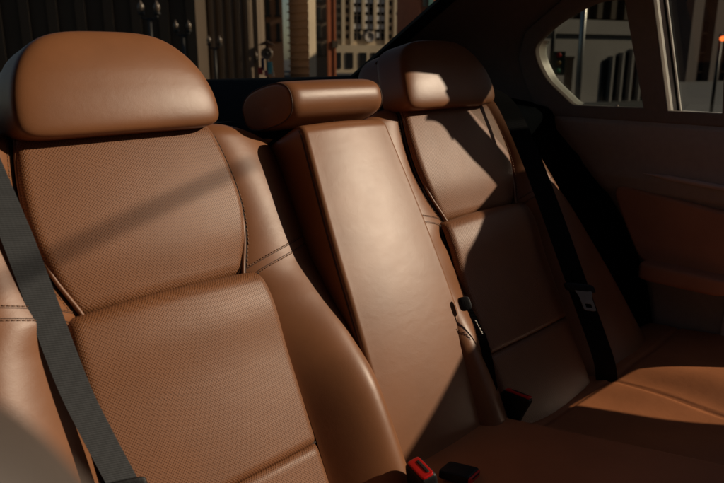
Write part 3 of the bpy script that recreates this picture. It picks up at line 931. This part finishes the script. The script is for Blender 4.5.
# round pale corner building + terracotta building right of the tower
fr = frame(52, 3.15, 20)
o = empty('round_building', fr(0,0,-Z0), 'smooth pale rounded building corner right of the tower, by the window edge', 'building')
mb = MB(); mb.lathe(fr(0,0,0), [(0.62,-Z0),(0.62,0.6),(0.70,0.6),(0.70,0.75),(0.62,0.75),(0.62,12)], 32); mb.build('wall', STONE, o)
mb = MB(); mb.lathe(fr(0,0,0), [(0.66,3.0),(0.69,3.1),(0.66,3.2)], 32); mb.build('string_course', GREY, o)
fr = frame(48, 4.4, 20)
o = empty('terracotta_building', fr(0,0,-Z0), 'rust coloured building sliver with teal coping at the rear window corner', 'building')
mb = MB(); mb.box((-0.55,0,-Z0),(2.5,4,9), fr); mb.build('wall', RUST, o, smooth=False)
for i in range(6):
    mb = MB(); mb.box((-0.4,-0.06,0.6+i*0.9),(-0.1,-0.003,1.2+i*0.9), fr)
    mb.build('window', PANE, o, smooth=False)
mb = MB(); mb.box((0.0,-0.15,-Z0),(0.35,-0.002,9), fr); mb.build('coping', plain('teal_copper', (0.08,0.22,0.22), 0.7), o, smooth=False)

# orange steel column
fr = frame(32, -1.38, 20)
o = empty('steel_column', fr(0,0,-Z0), 'tall orange painted steel column with a bracket in front of the pale tower', 'column')
mb = MB(); mb.box((-0.13,-0.06,-Z0),(0.13,0.06,9), fr); mb.box((-0.19,-0.10,-Z0),(-0.10,0.10,9), fr); mb.box((0.10,-0.10,-Z0),(0.19,0.10,9), fr)
mb.build('shaft', RUST, o, smooth=False)
mb = MB(); mb.box((0.0,-0.16,0.45),(0.24,0.0,0.75), fr); mb.build('bracket', DARK, o, smooth=False)

# banded narrow facade, dark stone facade between
def facade(name, D, lat, rot, w, h, m, label, depth=6, cols=None, piers=None, band=None, wins=None, pierm=None):
    fr = frame(D, lat, rot); o = empty(name, fr(0,0,-Z0), label, 'building')
    mb = MB(); mb.box((-w/2,0,-Z0),(w/2,depth,h), fr)
    if band:
        z = -0.9
        while z < h: mb.box((-w/2-0.05,-0.10,z),(w/2+0.05,0,z+band*0.18), fr); z += band
    mb.build('wall', m, o, smooth=False)
    if piers:
        n, pw = piers
        for i in range(n):
            u = lerp(-w/2+pw/2, w/2-pw/2, i/(n-1))
            mb = MB(); mb.box((u-pw/2,-0.12,-Z0),(u+pw/2,-0.003,h), fr); mb.build('pier', pierm or m, o, smooth=False)
    if cols:
        n, r = cols
        for i in range(n):
            u = lerp(-w/2+r, w/2-r, (i+0.5)/n)
            mb = MB()
            prof = []
            k = 28; vs = []; fs2 = []
            for zz in (-Z0, h):
                for q in range(k):
                    a = 2*math.pi*q/k; r2 = r*(1 - 0.10*(q % 2))
                    vs.append(fr(u + r2*math.cos(a), -0.55 + r2*math.sin(a), zz))
            for q in range(k): fs2.append((q, (q+1) % k, k+(q+1) % k, k+q))
            mb.add(vs, fs2); mb.build('column', pierm or m, o, smooth=False)
    if wins:
        nu, z0, dz, nz, ww, hh = wins
        for i in range(nu):
            for j in range(nz):
                u = lerp(-w/2, w/2, (i+0.5)/nu); z = z0 + j*dz
                mb = MB(); mb.box((u-ww/2,-0.05,z-hh/2),(u+ww/2,-0.004,z+hh/2), fr)
                mb.box((u-ww/2-0.06,-0.10,z-hh/2-0.10),(u+ww/2+0.06,-0.004,z-hh/2-0.004), fr)
                mb.build('window', PANE, o, smooth=False)
    return o, fr
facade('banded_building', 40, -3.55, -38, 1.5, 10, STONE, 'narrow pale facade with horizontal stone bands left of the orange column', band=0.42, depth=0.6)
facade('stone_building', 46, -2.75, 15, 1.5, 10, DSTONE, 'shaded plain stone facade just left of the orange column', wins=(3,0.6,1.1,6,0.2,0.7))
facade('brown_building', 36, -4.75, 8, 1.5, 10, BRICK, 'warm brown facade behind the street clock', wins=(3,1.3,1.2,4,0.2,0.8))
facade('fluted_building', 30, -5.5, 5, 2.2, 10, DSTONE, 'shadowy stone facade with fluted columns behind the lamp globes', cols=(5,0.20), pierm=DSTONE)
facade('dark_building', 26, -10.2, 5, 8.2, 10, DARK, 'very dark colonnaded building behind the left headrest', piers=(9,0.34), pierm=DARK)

# street lamps with twin globes
LAMP = []
def lamp(D, lat, gz, label):
    fr = frame(D, lat, 0)
    if not LAMP:
        r = empty('street_lamp', fr(0,0,-Z0), label, 'street lamp', 'twin globe street lamps')
        mb = MB(); mb.tube([fr(0,0,-Z0), fr(0,0,gz-0.25)], [0.07,0.045], 10)
        mb.lathe(fr(0,0,-Z0), [(0.16,0),(0.16,0.25),(0.09,0.35)], 12)
        mb.build('post', IRON, r)
        mb = MB(); mb.tube([fr(-0.20,0,gz-0.16), fr(-0.20,0,gz-0.24), fr(0,0,gz-0.30), fr(0.20,0,gz-0.24), fr(0.20,0,gz-0.16)], 0.03, 8)
        mb.box((-0.27,-0.06,gz-0.17),(-0.13,0.06,gz-0.11), fr); mb.box((0.13,-0.06,gz-0.17),(0.27,0.06,gz-0.11), fr)
        mb.build('bracket', IRON, r)
        for u in (-0.20, 0.20):
            mb = MB(); mb.lathe(fr(u,0,gz), [(0.03,-0.11),(0.06,-0.09),(0.082,-0.02),(0.078,0.05),(0.05,0.10),(0.03,0.12),(0.012,0.17),(0.0,0.19)], 14)
            mb.build('globe', GLOBE, r)
        LAMP.append((r, gz)); return r
    src, g0 = LAMP[0]
    r = src.copy(); COL.objects.link(r); r['label'] = label
    r.location = Vector(fr(0,0,-Z0)) + Vector((0,0,Z0 + gz - g0))
    for ch in src.children:
        c = ch.copy(); COL.objects.link(c); c.parent = r
    return r
lamp(18, -5.35, 1.22, 'street lamp with two milky globes, nearest and highest of those above the left headrest')
lamp(22, -5.55, 0.95, 'street lamp with two milky globes, between the highest lamp and the fluted building')
lamp(26, -5.42, 0.62, 'third street lamp from the left, its two globes low before the fluted facade')
lamp(30, -4.72, 0.10, 'smallest and lowest globe lamp, close to the street clock')

# street clock with coloured banners
fr = frame(29.5, -3.98, 0)
o = empty('street_clock', fr(0,0,-Z0), 'round white street clock under a little roof, with red and blue banners below', 'clock')
ax = Matrix((fr(1,0,0)-fr(0,0,0), fr(0,0,1)-fr(0,0,0), fr(0,-1,0)-fr(0,0,0))).transposed()
mb = MB(); mb.tube([fr(0,0.1,-Z0), fr(0,0.1,0.6)], 0.05, 10); mb.build('post', IRON, o)
mb = MB(); mb.lathe(fr(0,0,0.18), [(0.0,0.06),(0.17,0.06),(0.19,0.09),(0.23,0.09),(0.25,0.0),(0.23,-0.08),(0.0,-0.08)], 24, ax); dd = mb.build('dial', GLOBE, o)
mb = MB(); mb.lathe(fr(0,-0.10,0.18), [(0.0,0.02),(0.06,0.02),(0.07,0.0)], 16, ax); mb.build('boss', IRON, dd)
mb = MB(); vs = [fr(-0.34,-0.12,0.52), fr(0.34,-0.12,0.52), fr(0,-0.12,0.70), fr(-0.34,0.2,0.52), fr(0.34,0.2,0.52), fr(0,0.2,0.70)]
mb.add(vs, [(0,1,2),(5,4,3),(0,3,4,1),(1,4,5,2),(2,5,3,0)]); mb.build('roof', plain('roof_brown', (0.10,0.06,0.04), 0.8), o, smooth=False)
for (u, z, w_, h_, cc) in ((-0.17,-0.25,0.14,0.50,(0.02,0.03,0.09)),(-0.27,-0.52,0.20,0.30,(0.45,0.06,0.06)),(0.13,-0.40,0.18,0.5,(0.10,0.40,0.50)),(-0.04,-0.62,0.16,0.25,(0.30,0.10,0.12)),(0.24,-0.66,0.10,0.2,(0.5,0.45,0.4))):
    mb = MB(); mb.box((u-w_/2,-0.14,z-h_/2),(u+w_/2,-0.11,z+h_/2), fr); mb.build('banner', plain('banner_cloth', cc, 0.8, scale=6, noise=0.4), o, smooth=False)

# ------- seen through the right side windows
def sframe(D, lat, rot=0): return frame(D, lat, rot)
fr = sframe(20, 7.3, 30)
o = empty('colonnade_building', fr(0,0,-Z0), 'grey colonnade with a plain lintel over dark bays, in the quarter window', 'building')
mb = MB()
mb.box((-3.2,0.0,-Z0),(1.6,4,1.0), fr)
mb.box((-3.2,-0.12,0.62),(1.6,0.0,0.98), fr); mb.build('wall', GREY, o, smooth=False)
mb = MB(); mb.box((-3.2,0.3,1.0),(1.6,4,5), fr)
for i in range(9): mb.box((-3.1+i*0.55,0.12,1.05),(-2.9+i*0.55,0.297,5), fr)
mb.build('upper_storey', DARK, o, smooth=False)
for i in range(6):
    u = -0.55 + i*0.40; h_ = 0.15 + i*0.10
    mb = MB(); mb.box((u-0.11,-0.03,-1.15),(u+0.11,-0.004,h_-0.2), fr)
    wn_ = mb.build('bay', PANE, o, smooth=False)
    mb = MB(); mb.box((u+0.12,-0.16,-Z0),(u+0.20,-0.004,h_-0.1), fr); mb.build('pier', GREY, o, smooth=False)
    if i > 2:
        mb = MB()
        for k in range(4): mb.box((u-0.10,-0.05,-0.9+k*0.33),(u+0.10,-0.032,-0.85+k*0.33), fr)
        mb.box((u-0.015,-0.05,-1.1),(u+0.015,-0.032,h_-0.22), fr)
        mb.build('muntin', BRICK, wn_, smooth=False)
fr0 = sframe(38, 20.2, 25); fr = lambda u, d, z: fr0(u*2.2, d*2.2, z*2.2 if z > -Z0 else z)
o = empty('side_building', fr0(0,0,-Z0), 'dark brown stone building with tall recessed windows, in the front side window', 'building')
mb = MB(); mb.box((-1.6,0.25,-Z0),(5,5,4), fr)
for u in (-1.5,-0.72,0.1,0.9,1.7,2.5): mb.box((u-0.17,0.0,-Z0),(u+0.17,0.247,4), fr)
mb.build('wall', DGREY, o, smooth=False)
for i, u in enumerate((-1.1,-0.3,0.5,1.3,2.1)):
    mb = MB(); mb.box((u-0.20,0.20,-1.0),(u+0.20,0.246,0.85), fr); w_ = mb.build('window', PANE, o, smooth=False)
    mb = MB(); mb.box((u-0.02,0.17,-1.0),(u+0.02,0.197,0.85), fr)
    for k in range(4): mb.box((u-0.20,0.17,-0.8+k*0.45),(u+0.20,0.197,-0.76+k*0.45), fr)
    mb.build('muntin', BRICK, w_, smooth=False)
# lamp pole, traffic signal, post, warning light
fr = sframe(9, 2.78, 0)
o = empty('light_pole', fr(0,0,-Z0), 'thin silver pole standing behind the quarter window', 'pole')
mb = MB(); mb.tube([fr(0.02,0,-Z0), fr(0.0,0,1.4)], [0.042,0.036], 12); mb.build('shaft', M['steel'], o)
mb = MB(); mb.lathe(fr(0.02,0,-Z0), [(0.12,0.0),(0.12,0.05),(0.05,0.12)], 12); mb.build('base', M['steel'], o)
fr = sframe(16, 4.42, 0)
o = empty('traffic_light', fr(0,0,-Z0), 'small dark traffic signal with green tinted housing at the left end of the quarter window', 'traffic light')
mb = MB(); mb.tube([fr(-0.08,0.1,-Z0), fr(-0.08,0.1,1.6)], 0.05, 10); mb.build('post', IRON, o)
mb = MB(); mb.box((-0.11,-0.10,-0.38),(0.17,0.08,0.14), fr); hs_ = mb.build('housing', plain('signal_green', (0.03,0.06,0.04), 0.5), o, smooth=False)
for z, cc in ((0.06,(0.5,0.03,0.02)),(-0.11,(0.25,0.14,0.02)),(-0.28,(0.03,0.25,0.12))):
    mb = MB(); mb.lathe(fr(0.02,-0.102,z), [(0.0,0.01),(0.055,0.01),(0.06,0.0)], 14, Matrix((fr(1,0,0)-fr(0,0,0), fr(0,0,1)-fr(0,0,0), fr(0,-1,0)-fr(0,0,0))).transposed()); mb.build('lens', plain('signal_lens', cc, 0.3), hs_)
fr = sframe(15, 4.42, 0)
o = empty('marker_post', fr(0,0,-Z0), 'short tan wooden post left of the silver pole', 'post')
mb = MB(); mb.box((-0.07,-0.07,-Z0),(0.07,0.07,-0.02), fr); mb.build('shaft', plain('tan_wood', (0.34,0.20,0.11), 0.8, scale=4), o, smooth=False)
mb = MB(); mb.box((-0.085,-0.085,-0.02),(0.085,0.085,0.03), fr); mb.build('cap', plain('tan_wood_cap', (0.30,0.18,0.10), 0.8), o, smooth=False)
fr = sframe(14, 7.12, 0)
o = empty('warning_lamp', fr(0,0,-Z0), 'orange lit warning lamp on a dark post at the right edge', 'lamp')
lm, nt, b = mat('orange_lamp'); b.inputs['Base Color'].default_value = (0.8,0.15,0.03,1); b.inputs['Emission Color'].default_value = (1,0.16,0.03,1); b.inputs['Emission Strength'].default_value = 3
mb = MB(); mb.lathe(fr(0,0,0.37), [(0.0,-0.055),(0.05,-0.03),(0.058,0.0),(0.05,0.03),(0.0,0.055)], 14); mb.build('lens', lm, o)
mb = MB(); mb.tube([fr(0,0.08,-Z0), fr(0,0.08,0.46)], 0.035, 10); mb.build('post', IRON, o)

# the other side of the street, behind the camera: it shades the cabin from the open sky
o = empty('brown_building', (-14, -24, -Z0), 'tall brown stone block across the street behind the camera, out of the picture', 'building')
mb = MB(); mb.box((-60,-40,-Z0),(6,-24,45)); mb.build('wall', DSTONE, o, smooth=False)
for i in range(12):
    for j in range(7):
        mb = MB(); mb.box((-55+i*5,-24.0+0.004,2+j*5),(-53+i*5,-23.9,5+j*5)); mb.build('window', PANE, o, smooth=False)

o = empty('grey_block', (60, -50, -Z0), 'grey office block down the street on the sunny side, out of the picture', 'building')
mb = MB(); mb.box((45,-95,-Z0),(110,-30,24)); mb.build('wall', GREY, o, smooth=False)
for i in range(10):
    for j in range(5):
        mb = MB(); mb.box((44.9,-92+i*6,2+j*4.4),(44.996,-89+i*6,5+j*4.4)); mb.build('window', PANE, o, smooth=False)

# unseen rod added above the car to shade a band of the left seat
o = empty('shadow_rod', (2.2, -1.0, 0.9), 'thin dark rod added out of view above the car to cast a shadow band', 'pole')
mb = MB(); LL = SUN*3.2
mb.tube([Vector((-0.35, 0.735, -0.385)) + LL, Vector((0.37, 0.872, -0.226)) + LL, Vector((0.66, 0.925, -0.166)) + LL], 0.0062, 8)
mb.build('arm', IRON, o)
mb = MB(); mb.tube([Vector((-0.35, 0.735, -0.385)) + LL, Vector((-0.35, 0.735, 0)).xy.to_3d() + Vector((LL.x, LL.y, -Z0))], 0.03, 10)
mb.build('post', IRON, o)
